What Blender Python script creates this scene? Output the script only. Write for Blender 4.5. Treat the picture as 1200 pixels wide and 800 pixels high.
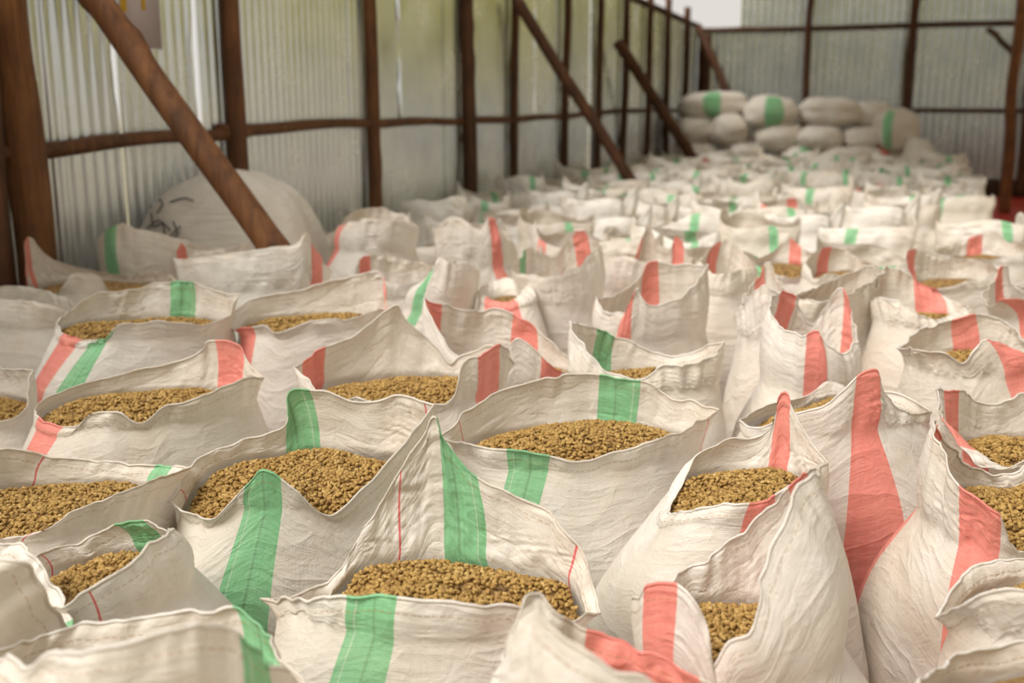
import bpy, math, random
import numpy as np
from mathutils import Vector

# ------------------------------------------------------------------ scene, camera, light
scene = bpy.context.scene
for o in list(bpy.data.objects):
    bpy.data.objects.remove(o, do_unlink=True)
C = scene.collection
R = math.radians
F = 1250.0            # focal length in pixels of a 1200 px wide frame
PITCH = R(12.32)
CAMZ = 1.55
cam_d = bpy.data.cameras.new('camera')
cam = bpy.data.objects.new('camera', cam_d); C.objects.link(cam)
cam.location = (0, 0, CAMZ)
cam.rotation_euler = (math.pi/2 - PITCH, 0, 0)
cam_d.sensor_width = 36.0
cam_d.lens = 36.0*F/1200.0
cam_d.clip_end = 300
cam_d.dof.use_dof = True
cam_d.dof.focus_distance = 2.1
cam_d.dof.aperture_fstop = 2.8
scene.camera = cam

world = bpy.data.worlds.new('overcast_sky'); scene.world = world
world.use_nodes = True
bg = world.node_tree.nodes['Background']
bg.inputs['Color'].default_value = (1.0, 0.95, 0.885, 1)
bg.inputs['Strength'].default_value = 0.6

sun_d = bpy.data.lights.new('soft_sun', 'SUN')
sun = bpy.data.objects.new('soft_sun', sun_d); C.objects.link(sun)
sun_d.energy = 3.1; sun_d.angle = R(34); sun_d.color = (1.0, 0.95, 0.87)
sun.rotation_euler = (R(22), R(-33), 0)     # hazy sun over the camera's left shoulder

vs = scene.view_settings
vs.view_transform = 'Standard'; vs.look = 'None'; vs.gamma = 1.0; vs.exposure = 0.33
vs.use_curve_mapping = False

# ------------------------------------------------------------------ coordinates
SP, CP = math.sin(PITCH), math.cos(PITCH)
def at(px, py, Y):
    """world point at depth Y seen at photo position px,py"""
    xc = (px-600)/F; yc = (400-py)/F
    t = Y/(CP+yc*SP)
    return np.array([xc*t, Y, CAMZ+(yc*CP-SP)*t])
WYAW = R(18.8)                                   # the long wall runs 18.8 deg right of the view
WU = np.array([math.sin(WYAW), math.cos(WYAW), 0.0])
WN = np.array([math.cos(WYAW), -math.sin(WYAW), 0.0])
WALLD = 3.4; SEND = 20.9
def bq(s, q, z=0.0):
    """s metres along the long wall, q metres out from it"""
    p = s*WU + (q-WALLD)*WN
    return np.array([p[0], p[1], z])

rs = np.random.RandomState(11)
random.seed(5)

# ------------------------------------------------------------------ noise
_perm = np.random.RandomState(3).rand(64, 64, 64).astype(np.float32)
def vnoise(p):
    p = np.asarray(p, dtype=np.float32)
    i = np.floor(p).astype(int); f = p-i; f = f*f*(3-2*f)
    out = 0
    for dx in (0, 1):
        wx = f[..., 0] if dx else 1-f[..., 0]
        for dy in (0, 1):
            wy = f[..., 1] if dy else 1-f[..., 1]
            for dz in (0, 1):
                wz = f[..., 2] if dz else 1-f[..., 2]
                out = out + wx*wy*wz*_perm[(i[..., 0]+dx) & 63, (i[..., 1]+dy) & 63, (i[..., 2]+dz) & 63]
    return out*2-1
def fbm(p, n=3):
    s = 0; a = 1.0; p = np.asarray(p, dtype=np.float32)
    for k in range(n):
        s = s+a*vnoise(p*(2**k)+17.3*k); a *= .5
    return s

# ------------------------------------------------------------------ materials
def new_mat(name):
    m = bpy.data.materials.new(name); m.use_nodes = True
    nt = m.node_tree
    b = nt.nodes['Principled BSDF']
    return m, nt, b
def nd(nt, typ, **kw):
    n = nt.nodes.new(typ)
    for k, v in kw.items(): setattr(n, k, v)
    return n
def ramp(nt, fac, stops):
    r = nd(nt, 'ShaderNodeValToRGB')
    els = r.color_ramp.elements
    while len(els) < len(stops): els.new(.5)
    for e, (p, c) in zip(els, stops):
        e.position = p; e.color = c if len(c) == 4 else (*c, 1)
    nt.links.new(fac, r.inputs['Fac'])
    return r.outputs['Color']
def mixc(nt, fac, a, b, mode='MIX'):
    n = nd(nt, 'ShaderNodeMix', data_type='RGBA', blend_type=mode)
    for sock, v in ((n.inputs['Factor'], fac), (n.inputs[6], a), (n.inputs[7], b)):
        if hasattr(v, 'is_output'): nt.links.new(v, sock)
        elif isinstance(v, (int, float)): sock.default_value = v
        else: sock.default_value = (*v, 1) if len(v) == 3 else v
    return n.outputs[2]
def math_n(nt, op, a, b=None, c=None):
    n = nd(nt, 'ShaderNodeMath', operation=op)
    for i, v in enumerate((a, b, c)):
        if v is None: continue
        if hasattr(v, 'is_output'): nt.links.new(v, n.inputs[i])
        else: n.inputs[i].default_value = v
    return n.outputs[0]
def noise_n(nt, vec, scale, detail=3, rough=.55, dist=0):
    n = nd(nt, 'ShaderNodeTexNoise')
    n.inputs['Scale'].default_value = scale; n.inputs['Detail'].default_value = detail
    n.inputs['Roughness'].default_value = rough; n.inputs['Distortion'].default_value = dist
    if vec is not None: nt.links.new(vec, n.inputs['Vector'])
    return n.outputs['Fac']
def bump(nt, h, strength, dist, normal=None):
    b = nd(nt, 'ShaderNodeBump'); b.inputs['Strength'].default_value = strength
    b.inputs['Distance'].default_value = dist
    nt.links.new(h, b.inputs['Height'])
    if normal is not None: nt.links.new(normal, b.inputs['Normal'])
    return b.outputs['Normal']

def cloth_mat(name, base, alt, dirt, weave_col, translucency=.17, trans_col=None):
    m, nt, b = new_mat(name)
    uv = nd(nt, 'ShaderNodeUVMap').outputs['UV']
    tc = nd(nt, 'ShaderNodeTexCoord').outputs['Object']
    sep = nd(nt, 'ShaderNodeSeparateXYZ'); nt.links.new(uv, sep.inputs[0])
    ux, uy = sep.outputs[0], sep.outputs[1]
    # woven tapes, 3 mm
    wx = math_n(nt, 'SINE', math_n(nt, 'MULTIPLY', ux, 2*math.pi/.0042))
    wy = math_n(nt, 'SINE', math_n(nt, 'MULTIPLY', uy, 2*math.pi/.0042))
    weave = math_n(nt, 'MULTIPLY', wx, wy)
    warp = math_n(nt, 'MAXIMUM', wx, wy)
    # streaks along the threads
    mp = nd(nt, 'ShaderNodeMapping'); mp.inputs['Scale'].default_value = (160, 4, 1)
    nt.links.new(uv, mp.inputs['Vector'])
    st1 = noise_n(nt, mp.outputs[0], 1.0, 2)
    mp2 = nd(nt, 'ShaderNodeMapping'); mp2.inputs['Scale'].default_value = (4, 160, 1)
    nt.links.new(uv, mp2.inputs['Vector'])
    st2 = noise_n(nt, mp2.outputs[0], 1.0, 2)
    streak = math_n(nt, 'ADD', math_n(nt, 'MULTIPLY', st1, .5), math_n(nt, 'MULTIPLY', st2, .5))
    col = mixc(nt, ramp(nt, streak, [(.35, (0, 0, 0)), (.65, (1, 1, 1))]), base, alt)
    if weave_col is not None:
        col = mixc(nt, math_n(nt, 'MULTIPLY', math_n(nt, 'GREATER_THAN', weave, .45), .22), col, weave_col)
    if 'white' in name:                     # some sacks are older and dustier than others
        rnd = nd(nt, 'ShaderNodeObjectInfo').outputs['Random']
        col = mixc(nt, math_n(nt, 'MULTIPLY', math_n(nt, 'POWER', rnd, 1.5), .36), col, (.69, .58, .45))
    # handling dirt: broad soft stains with some dusty flecks
    d1 = noise_n(nt, tc, 3.1, 4, .6, .4)
    col = mixc(nt, ramp(nt, d1, [(.46, (0, 0, 0)), (.78, (.75, .75, .75))]), col, dirt)
    at_r = nd(nt, 'ShaderNodeAttribute', attribute_name='rim_distance').outputs['Fac']
    seam = math_n(nt, 'COMPARE', at_r, .026, .0012)
    dash = math_n(nt, 'GREATER_THAN', math_n(nt, 'SINE', math_n(nt, 'MULTIPLY', ux, 2*math.pi/.012)), -.55)
    seam = math_n(nt, 'MULTIPLY', math_n(nt, 'MULTIPLY', seam, dash), .5)
    col = mixc(nt, seam, col, (.46, .28, .12))
    if 'green' in name:
        ac = nd(nt, 'ShaderNodeAttribute', attribute_name='across').outputs['Fac']
        pale = math_n(nt, 'COMPARE', ac, .84, .014)
        col = mixc(nt, math_n(nt, 'MULTIPLY', pale, .35), col, (.85, .83, .76))
        chain = math_n(nt, 'MULTIPLY', math_n(nt, 'COMPARE', ac, .42, .03), math_n(nt, 'GREATER_THAN', weave, .1))
        col = mixc(nt, math_n(nt, 'MULTIPLY', chain, .6), col, (.10, .09, .06))
    rl = nd(nt, 'ShaderNodeAttribute', attribute_name='thread_distance').outputs['Fac']
    red = math_n(nt, 'COMPARE', rl, .2, .0019)
    col = mixc(nt, math_n(nt, 'MULTIPLY', red, .85), col, (.75, .07, .09))
    # crumple relief
    c1 = noise_n(nt, tc, 26, 4, .6, 1.2)
    mp3 = nd(nt, 'ShaderNodeMapping'); mp3.inputs['Scale'].default_value = (14, 60, 1); mp3.inputs['Rotation'].default_value = (0, 0, .12)
    nt.links.new(uv, mp3.inputs['Vector'])
    c2 = noise_n(nt, mp3.outputs[0], 1.0, 3, .55, .8)
    h = math_n(nt, 'ADD', math_n(nt, 'MULTIPLY', c1, .6), math_n(nt, 'MULTIPLY', c2, .45))
    mp4 = nd(nt, 'ShaderNodeMapping'); mp4.inputs['Scale'].default_value = (3.2, 9.0, 1); mp4.inputs['Rotation'].default_value = (0, 0, .35)
    nt.links.new(uv, mp4.inputs['Vector'])
    rn = noise_n(nt, mp4.outputs[0], 1.0, 2, .5, .5)
    ridge = math_n(nt, 'POWER', math_n(nt, 'ABSOLUTE', math_n(nt, 'MULTIPLY', math_n(nt, 'SUBTRACT', rn, .5), 3.0)), .6)
    n0 = bump(nt, ridge, .32, .014)
    n1 = bump(nt, h, .42, .012, n0)
    n2 = bump(nt, math_n(nt, 'ADD', math_n(nt, 'MULTIPLY', warp, .5), math_n(nt, 'MULTIPLY', streak, 1.2)), .35, .0008, n1)
    nt.links.new(col, b.inputs['Base Color'])
    b.inputs['Roughness'].default_value = .52
    b.inputs['Specular IOR Level'].default_value = .35
    nt.links.new(n2, b.inputs['Normal'])
    tr = nd(nt, 'ShaderNodeBsdfTranslucent'); nt.links.new(col, tr.inputs['Color']); nt.links.new(n1, tr.inputs['Normal'])
    ms = nd(nt, 'ShaderNodeMixShader'); ms.inputs[0].default_value = translucency
    nt.links.new(b.outputs[0], ms.inputs[1]); nt.links.new(tr.outputs[0], ms.inputs[2])
    nt.links.new(ms.outputs[0], nt.nodes['Material Output'].inputs['Surface'])
    return m

M = {}
M['cloth'] = cloth_mat('white_woven_polypropylene', (.825, .785, .73), (.885, .85, .805), (.66, .53, .39), (.75, .69, .615))
M['g'] = cloth_mat('green_woven_stripe', (.22, .55, .27), (.30, .62, .36), (.36, .52, .30), (.50, .72, .50))
M['r'] = cloth_mat('coral_woven_stripe', (.88, .25, .21), (.90, .34, .29), (.80, .36, .28), (.92, .56, .50))

def bean_mat():
    m, nt, b = new_mat('coffee_parchment_beans')
    a = nd(nt, 'ShaderNodeAttribute', attribute_name='tone').outputs['Fac']
    col = ramp(nt, a, [(0, (.12, .06, .018)), (.25, (.27, .155, .045)), (.7, (.43, .27, .085)), (1, (.54, .375, .15))])
    nt.links.new(col, b.inputs['Base Color']); b.inputs['Roughness'].default_value = .6
    b.inputs['Specular IOR Level'].default_value = .25
    return m
M['beans'] = bean_mat()
def heap_mat():
    m, nt, b = new_mat('bean_bed')
    tc = nd(nt, 'ShaderNodeTexCoord').outputs['Object']
    v = nd(nt, 'ShaderNodeTexVoronoi'); v.inputs['Scale'].default_value = 105
    nt.links.new(tc, v.inputs['Vector'])
    n = nd(nt, 'ShaderNodeSeparateColor'); nt.links.new(v.outputs['Color'], n.inputs[0])
    col = ramp(nt, n.outputs[0], [(0, (.11, .055, .015)), (.3, (.25, .14, .04)), (1, (.42, .255, .085))])
    nt.links.new(col, b.inputs['Base Color']); b.inputs['Roughness'].default_value = .7
    nt.links.new(bump(nt, math_n(nt, 'SUBTRACT', 1.0, v.outputs['Distance']), .9, .008), b.inputs['Normal'])
    return m
M['heap'] = heap_mat()

def wood_mat(name, c0, c1, c2, scale=1.0):
    m, nt, b = new_mat(name)
    tc = nd(nt, 'ShaderNodeTexCoord').outputs['Object']
    mp = nd(nt, 'ShaderNodeMapping'); mp.inputs['Scale'].default_value = (22*scale, 22*scale, 2.2*scale)
    nt.links.new(tc, mp.inputs['Vector'])
    g = noise_n(nt, mp.outputs[0], 1, 5, .62, .6)
    big = noise_n(nt, tc, 3.3, 3, .6)
    col = ramp(nt, g, [(.28, c0), (.5, c1), (.75, c2)])
    col = mixc(nt, ramp(nt, big, [(.4, (0, 0, 0)), (.7, (.7, .7, .7))]), col, c0)
    nt.links.new(col, b.inputs['Base Color']); b.inputs['Roughness'].default_value = .75
    nt.links.new(bump(nt, g, .6, .012), b.inputs['Normal'])
    return m
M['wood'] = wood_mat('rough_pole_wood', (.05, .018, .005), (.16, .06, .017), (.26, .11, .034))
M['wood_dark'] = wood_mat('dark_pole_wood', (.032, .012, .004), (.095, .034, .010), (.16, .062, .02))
M['wood_pale'] = wood_mat('peeled_pole_wood', (.085, .032, .009), (.23, .09, .026), (.34, .15, .05))  # lighter brown timber tone

def metal_mat():
    m, nt, b = new_mat('galvanised_corrugated_iron')
    tc = nd(nt, 'ShaderNodeTexCoord').outputs['Object']
    n1 = noise_n(nt, tc, 2.0, 4, .6)
    col = ramp(nt, n1, [(.3, (.62, .65, .67)), (.7, (.80, .83, .85))])
    nt.links.new(col, b.inputs['Base Color'])
    b.inputs['Metallic'].default_value = .94
    nt.links.new(ramp(nt, n1, [(.3, (.17,)*3), (.7, (.30,)*3)]), b.inputs['Roughness'])
    return m
M['metal'] = metal_mat()

def plain(name, c, rough=.8, nscale=6, var=.25, c2=None):
    m, nt, b = new_mat(name)
    tc = nd(nt, 'ShaderNodeTexCoord').outputs['Object']
    n = noise_n(nt, tc, nscale, 5, .6)
    c2 = c2 or tuple(x*(1-var) for x in c)
    nt.links.new(ramp(nt, n, [(.35, c2), (.65, c)]), b.inputs['Base Color'])
    b.inputs['Roughness'].default_value = rough
    nt.links.new(bump(nt, n, .3, .01), b.inputs['Normal'])
    return m
M['earth'] = plain('packed_earth_floor', (.42, .33, .24), .95, 4)
M['tarp'] = plain('red_tarpaulin', (.62, .035, .018), .5, 9, .35)
M['grass'] = plain('grassy_ground', (.46, .40, .24), .95, 1.2, .3)
M['leaf'] = plain('added_tree_leaves', (.60, .57, .09), .7, 1.6, .4)  # leaf colour of the added trees, bright for the iron's reflections
M['plinth'] = plain('dark_timber_plinth', (.07, .035, .02), .9, 5)
M['board'] = plain('added_wall_boards', (.36, .34, .31), .85, 5, .4)  # boards of the added right wall
M['paper'] = plain('pale_mauve_paper', (.52, .44, .46), .8, 3, .06)
M['paper_yellow'] = plain('yellow_print', (.72, .44, .04), .8, 3, .06)
M['ink'] = plain('faded_black_marker', (.05, .045, .04), .8, 30, .4)
M['bulk'] = cloth_mat('bulk_bag_weave', (.70, .645, .57), (.76, .70, .625), (.55, .47, .38), (.62, .56, .48), .1)

# ------------------------------------------------------------------ mesh helpers
def mesh_obj(name, verts, faces, mat, parent=None, smooth=True, normals=None, uvs=None, attrs=None):
    me = bpy.data.meshes.new(name)
    verts = np.asarray(verts, dtype=np.float32).reshape(-1, 3)
    faces = np.asarray(faces, dtype=np.int32)
    if faces.ndim == 2:
        nf, k = faces.shape
        me.vertices.add(len(verts)); me.vertices.foreach_set('co', verts.ravel())
        me.loops.add(nf*k); me.loops.foreach_set('vertex_index', faces.ravel())
        me.polygons.add(nf); me.polygons.foreach_set('loop_start', np.arange(nf, dtype=np.int32)*k)
        me.update(calc_edges=True)
    if smooth:
        me.polygons.foreach_set('use_smooth', np.ones(len(me.polygons), dtype=bool))
    if uvs is not None:
        ul = me.uv_layers.new(name='UVMap')
        li = np.empty(len(me.loops), dtype=np.int32); me.loops.foreach_get('vertex_index', li)
        ul.data.foreach_set('uv', np.asarray(uvs, dtype=np.float32)[li].ravel())
    if attrs:
        for k, v in attrs.items():
            a = me.attributes.new(k, 'FLOAT', 'POINT'); a.data.foreach_set('value', np.asarray(v, dtype=np.float32))
    me.materials.append(M[mat] if isinstance(mat, str) else mat)
    me.validate()
    if normals is not None and len(me.vertices) == len(normals):
        me.normals_split_custom_set_from_vertices(np.asarray(normals, dtype=np.float32).tolist())
    o = bpy.data.objects.new(name, me); C.objects.link(o)
    if parent is not None: o.parent = parent
    return o
def empty(name, loc, rz=0.0):
    o = bpy.data.objects.new(name, None); C.objects.link(o)
    o.empty_display_size = .1
    o.location = loc; o.rotation_euler = (0, 0, rz)
    return o
def tag(o, label=None, cat=None, group=None, kind=None):
    if label: o['label'] = label
    if cat: o['category'] = cat
    if group: o['group'] = group
    if kind: o['kind'] = kind
    return o
BOXF = [(0, 3, 2, 1), (4, 5, 6, 7), (0, 1, 5, 4), (1, 2, 6, 5), (2, 3, 7, 6), (3, 0, 4, 7)]
def box_pts(o, ax, ay, az):
    """box from corner o spanned by three vectors"""
    o, ax, ay, az = map(np.asarray, (o, ax, ay, az))
    return [o, o+ax, o+ax+ay, o+ay, o+az, o+ax+az, o+ax+ay+az, o+ay+az]
def grid_faces(U, V, closed=True):
    f = []
    n = U if closed else U-1
    i = np.arange(n); j = (i+1) % U
    for v in range(V-1):
        f.append(np.stack([v*U+i, v*U+j, (v+1)*U+j, (v+1)*U+i], 1))
    return np.concatenate(f)
def grid_normals(P):
    """P (V,U,3) closed in U"""
    du = np.roll(P, -1, 1)-np.roll(P, 1, 1)
    dv = np.gradient(P, axis=0)
    n = np.cross(du, dv); n /= np.linalg.norm(n, axis=-1, keepdims=True)+1e-9
    return n

def pole(name, p0, p1, r0, r1, mat, seed=0, wob=.02, parent=None, seg=14, rings=26, knots=3, square=False):
    """a rough round (or hewn) timber from p0 to p1; object origin at p0's foot"""
    p0 = np.asarray(p0, float); p1 = np.asarray(p1, float)
    r = np.random.RandomState(seed+100)
    d = p1-p0; L = np.linalg.norm(d); d /= L
    a = np.cross(d, [0, 1, .01] if abs(d[2]) > .7 else [0, 0, 1]); a /= np.linalg.norm(a); b = np.cross(d, a)
    t = np.linspace(0, 1, rings)
    ph = r.rand(4)*6.28
    wx = wob*(np.sin(t*5+ph[0])+.5*np.sin(t*11+ph[1])); wy = wob*(np.sin(t*4+ph[2])+.5*np.sin(t*13+ph[3]))
    env = np.sin(np.clip(t, 0, 1)*math.pi)**.5
    wx *= env; wy *= env
    th = np.arange(seg)/seg*2*math.pi
    if square:
        cs, sn = np.cos(th), np.sin(th)
        q = 1/np.maximum(np.abs(cs), np.abs(sn)); q = np.minimum(q, 1.25)
    else: q = np.ones(seg)
    rad = (r0+(r1-r0)*t)[:, None]*q[None]
    rad = rad*(1+.10*vnoise(np.stack([np.cos(th)[None]*1.4+0*t[:, None]+seed, np.sin(th)[None]*1.4+0*t[:, None], t[:, None]*L*3.2+0*th[None]], -1)))
    for k in range(knots):
        tk = r.rand(); ak = r.rand()*6.28
        da = np.angle(np.exp(1j*(th-ak)))
        rad = rad+r0*.32*np.exp(-((t[:, None]-tk)*L/.055)**2-(da[None]/.6)**2)
    P = p0+d*(t*L)[:, None, None]+a*(wx[:, None]+rad*np.cos(th))[..., None]+b*(wy[:, None]+rad*np.sin(th))[..., None] if False else \
        p0[None, None]+(t*L)[:, None, None]*d+(wx[:, None]+rad*np.cos(th)[None])[..., None]*a+(wy[:, None]+rad*np.sin(th)[None])[..., None]*b
    verts = P.reshape(-1, 3)-p0
    f = grid_faces(seg, rings).tolist()
    v = np.concatenate([verts, [P[0].mean(0)-p0, P[-1].mean(0)-p0]])
    nb = len(verts)
    tri = [(i, nb, (i+1) % seg, (i+1) % seg) for i in range(seg)]
    me = bpy.data.meshes.new(name)
    faces = [tuple(x) for x in f]+[((i+1) % seg, i, nb) for i in range(seg)]+[((rings-1)*seg+i, (rings-1)*seg+(i+1) % seg, nb+1) for i in range(seg)]
    me.from_pydata([tuple(x) for x in v], [], faces)
    me.polygons.foreach_set('use_smooth', np.ones(len(me.polygons), dtype=bool))
    me.materials.append(M[mat])
    o = bpy.data.objects.new(name, me); C.objects.link(o)
    o.location = p0
    if parent is not None: o.parent = parent
    return o

# ------------------------------------------------------------------ the building
def slab(name, pts, thick, mat, kind='structure'):
    pts = [np.asarray(p, float) for p in pts]
    v = [p for p in pts]+[p-np.array([0, 0, thick]) for p in pts]
    n = len(pts)
    me = bpy.data.meshes.new(name)
    me.from_pydata([tuple(p) for p in v], [], [tuple(range(n)), tuple(reversed(range(n, 2*n)))]+[(i, i+n, (i+1) % n+n, (i+1) % n) for i in range(n)])
    me.materials.append(M[mat])
    o = bpy.data.objects.new(name, me); C.objects.link(o)
    if kind: o['kind'] = kind
    return o
slab('floor', [bq(-6, -.15), bq(-6, 14), bq(SEND+.2, 14), bq(SEND+.2, -.15)], .2, 'earth')
slab('ground_outside', [(-140, -140, -.22), (140, -140, -.22), (140, 140, -.22), (-140, 140, -.22)], .3, 'grass')

def corrugated(name, org, along, out, width, z0, z1, parent, pitch=.076, amp=.019, lean=0.0, gap=0.0):
    n = int(round(width/pitch*8))
    x = np.linspace(0, width, n+1)
    prof = amp*np.cos(x/pitch*2*math.pi)
    rows = 40 if gap > 0 else 3
    zz = np.linspace(z0, z1, rows)
    v = np.zeros((rows, n+1, 3))
    for r_, z in enumerate(zz):
        h = (z-z0)/(z1-z0)
        v[r_] = org[None]+x[:, None]*along+prof[:, None]*out+np.array([0, 0, z])+lean*h*along
        if gap > 0:                      # torn, bent last edge that lets daylight in above the rail
            g = gap*max(0.0, min(1.0, (z-1.35)/.25))*(.55+.45*math.sin(z*9+org[0])+.5*(rs.rand()-.5))
            v[r_, -9:] -= (np.linspace(0, 1, 9)**2*max(g, 0.0))[:, None]*along
    f = grid_faces(n+1, rows, closed=False)
    vv = v.reshape(-1, 3)
    o = mesh_obj(name, vv, f, 'metal', parent)
    return o
wall_left = empty('wall_left', bq(0, 0)); wall_left.location = (0, 0, 0); tag(wall_left, kind='structure')
wall_back = empty('wall_back', (0, 0, 0)); tag(wall_back, kind='structure')
# sheets of the long wall; gaps let the daylight through between some of them
s = -2.4; k = 0
gaps = [(4.28, .03), (4.93, .06), (7.45, .065), (10.75, .05), (12.95, .09), (15.5, .06)]
edges = []
cur = -2.4
for gs, gw in gaps:
    n = max(1, int(round((gs-cur)/.78)))
    for j in range(n):
        a0 = cur+(gs-cur)*j/n; a1 = cur+(gs-cur)*(j+1)/n
        edges.append((a0, a1+(.0 if j == n-1 else .03), (len(edges) % 2)*.006, gw if j == n-1 else 0))
    cur = gs
n = int(round((SEND-cur)/.78))
for j in range(n):
    a0 = cur+(SEND-cur)*j/n; a1 = cur+(SEND-cur)*(j+1)/n
    edges.append((a0, min(a1+.03, SEND), (len(edges) % 2)*.006, 0))
for e in edges:
    corrugated('corrugated_sheet', bq(e[0], -.02-e[2]), WU, WN, e[1]-e[0], 0.0, 3.02, wall_left, gap=e[3])
q = 0.0
while q < 9.5:
    corrugated('corrugated_sheet', bq(SEND+.02+(int(q/.78) % 2)*.006, q), WN, -WU, .81, 0.0, 3.0, wall_back, pitch=.13, amp=.027)
    if q > .3:
        corrugated('corrugated_sheet', bq(SEND+.07, q), WN, -WU, .81, 2.94, 4.3, wall_back, pitch=.13, amp=.027)
    q += .78
pl = mesh_obj('plinth_board', box_pts(bq(SEND-.08, 4.4), WN*5, WU*.06, (0, 0, .32)), BOXF, 'plinth', wall_back, smooth=False)

wall_right_added = empty('wall_right_added', (0, 0, 0)); tag(wall_right_added, kind='structure')  # low unseen wall, added so the iron has something to reflect
s = -1.0
while s < SEND-.3:
    mesh_obj('added_board', box_pts(bq(s, 9.6), WU*.29, WN*.03, (0, 0, 1.2+rs.uniform(-.02, .02))), BOXF, 'board', wall_right_added, smooth=False)
    s += .30
slab('ceiling_added', [bq(6.5, -.3, 6.2), bq(6.5, 9.9, 6.2), bq(SEND+.4, 9.9, 6.2), bq(SEND+.4, -.3, 6.2)], .03, 'metal')  # partial roof above the view, added to dim the far sacks

# ---- posts along the long wall
post_s = [(3.53, .068, 'wood_pale', 'thick squared timber post at the far left of the corrugated wall'),
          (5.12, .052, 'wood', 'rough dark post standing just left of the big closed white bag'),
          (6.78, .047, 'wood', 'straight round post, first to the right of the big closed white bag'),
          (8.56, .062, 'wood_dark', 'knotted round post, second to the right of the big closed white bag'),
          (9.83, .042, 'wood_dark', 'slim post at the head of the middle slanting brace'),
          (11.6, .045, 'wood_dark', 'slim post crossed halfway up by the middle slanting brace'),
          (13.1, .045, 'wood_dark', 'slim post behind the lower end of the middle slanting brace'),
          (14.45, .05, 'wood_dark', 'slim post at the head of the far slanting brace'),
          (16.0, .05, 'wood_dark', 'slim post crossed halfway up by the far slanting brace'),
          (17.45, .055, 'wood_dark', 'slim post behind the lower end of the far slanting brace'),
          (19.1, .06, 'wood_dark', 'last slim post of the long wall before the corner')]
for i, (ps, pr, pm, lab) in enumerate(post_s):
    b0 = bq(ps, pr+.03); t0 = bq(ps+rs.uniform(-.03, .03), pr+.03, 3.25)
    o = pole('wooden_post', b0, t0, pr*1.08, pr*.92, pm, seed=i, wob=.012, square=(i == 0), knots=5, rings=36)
    tag(o, lab, 'post', 'upright posts of the long wall')
o = pole('wooden_post', bq(3.30, .12), bq(3.36, .12, 1.93), .05, .045, 'wood_dark', seed=33, wob=.012)
tag(o, 'short dark post tucked behind the thick squared post', 'post')
o = pole('wooden_post', bq(SEND-.22, .17), bq(SEND-.22, .17, 2.9), .13, .11, 'wood_dark', seed=34, wob=.01)
tag(o, 'thick dark corner post where the two corrugated walls meet', 'post')
for i, (q_, pr, lab) in enumerate([(2.02, .07, 'dark post on the back wall above the stacked closed sacks'),
                                   (3.78, .085, 'dark post on the back wall behind the right end of the sack stack'),
                                   (5.75, .08, 'dark post on the back wall right of the sack stack')]):
    o = pole('wooden_post', bq(SEND-.2, q_), bq(SEND-.2, q_+.02, 4.4), pr, pr*.9, 'wood_dark', seed=40+i, wob=.015)
    tag(o, lab, 'post', 'posts of the back wall')
pb = at(1177, 252, 16.0); pb[2] = 0
pt_ = at(1199, -40, 15.9)
o = pole('wooden_post', pb, pt_, .085, .075, 'wood_pale', seed=50, wob=.03, knots=4)
tag(o, 'leaning light brown pole standing on the red tarpaulin', 'post')

# ---- rails
def rail(s0, s1, z0, z1, r, seed, lab, q0=.02, mat='wood'):
    o = pole('wooden_rail', bq(s0, q0+r, z0), bq(s1, q0+r, z1), r, r*.85, mat, seed=seed, wob=.016, knots=5, rings=30)
    return tag(o, lab, 'rail', 'rails of the long wall')
rail(2.4, 5.25, 1.33, 1.42, .036, 60, 'crooked wall rail running behind the near slanting brace')
rail(5.0, 8.6, 1.44, 1.44, .033, 61, 'wall rail above the big closed bag, ending at the knotted post', .015)
rail(8.5, 13.2, 1.44, 1.50, .033, 62, 'wall rail passing behind the middle slanting brace')
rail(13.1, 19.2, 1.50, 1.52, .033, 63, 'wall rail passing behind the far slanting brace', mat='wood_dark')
o = pole('wooden_rail', bq(SEND-.05, .1, 2.98), bq(SEND-.05, 9, 2.98), .045, .045, 'wood_dark', seed=64, wob=.012)
tag(o, 'long top rail across the back wall', 'rail')
o = pole('wooden_rail', bq(SEND-.05, 3.9, 1.52), bq(SEND-.05, 9, 1.50), .04, .04, 'wood_dark', seed=65, wob=.012)
tag(o, 'lower rail across the back wall right of the sack stack', 'rail')
o = pole('wooden_rail', bq(.5, .02, 3.05), bq(SEND, .02, 3.05), .045, .045, 'wood_dark', seed=66, wob=.01)
tag(o, 'eave pole along the top of the long corrugated wall', 'rail')

# ---- raking braces from the long wall down among the sacks
def at_q(px, py, q_):
    r_ = at(px, py, 1.0)-np.array([0, 0, CAMZ])
    t = (q_-WALLD)/float(r_@WN)
    return r_*t+np.array([0, 0, CAMZ])
def brace(pxa, pya, Ya, pxb, pyb, Yb, r, seed, lab, mat, ext=.25, up=.6):
    A = at(pxa, pya, Ya) if Ya > 0 else at_q(pxa, pya, -Ya)
    B = at(pxb, pyb, Yb)
    d = (B-A)
    A2 = A-d*up; B2 = B+d*ext
    o = pole('slanting_brace', B2, A2, r*1.04, r*.95, mat, seed=seed, wob=.008, knots=4, rings=34)
    return tag(o, lab, 'brace', 'slanting braces')
brace(113, 0, 4.36, 318, 284, 4.12, .056, 70, 'thick slanting brace in front of the big closed white bag', 'wood', .12, .45)
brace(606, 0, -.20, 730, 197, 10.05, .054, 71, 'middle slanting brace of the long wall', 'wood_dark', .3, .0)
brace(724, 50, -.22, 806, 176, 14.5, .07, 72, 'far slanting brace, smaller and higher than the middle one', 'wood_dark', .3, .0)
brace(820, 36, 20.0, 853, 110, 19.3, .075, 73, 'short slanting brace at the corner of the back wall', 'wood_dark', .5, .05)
brace(1160, 36, 18.7, 1182, 56, 18.0, .05, 74, 'small brace between the leaning pole and the back wall post', 'wood_dark', .3, .05)

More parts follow.
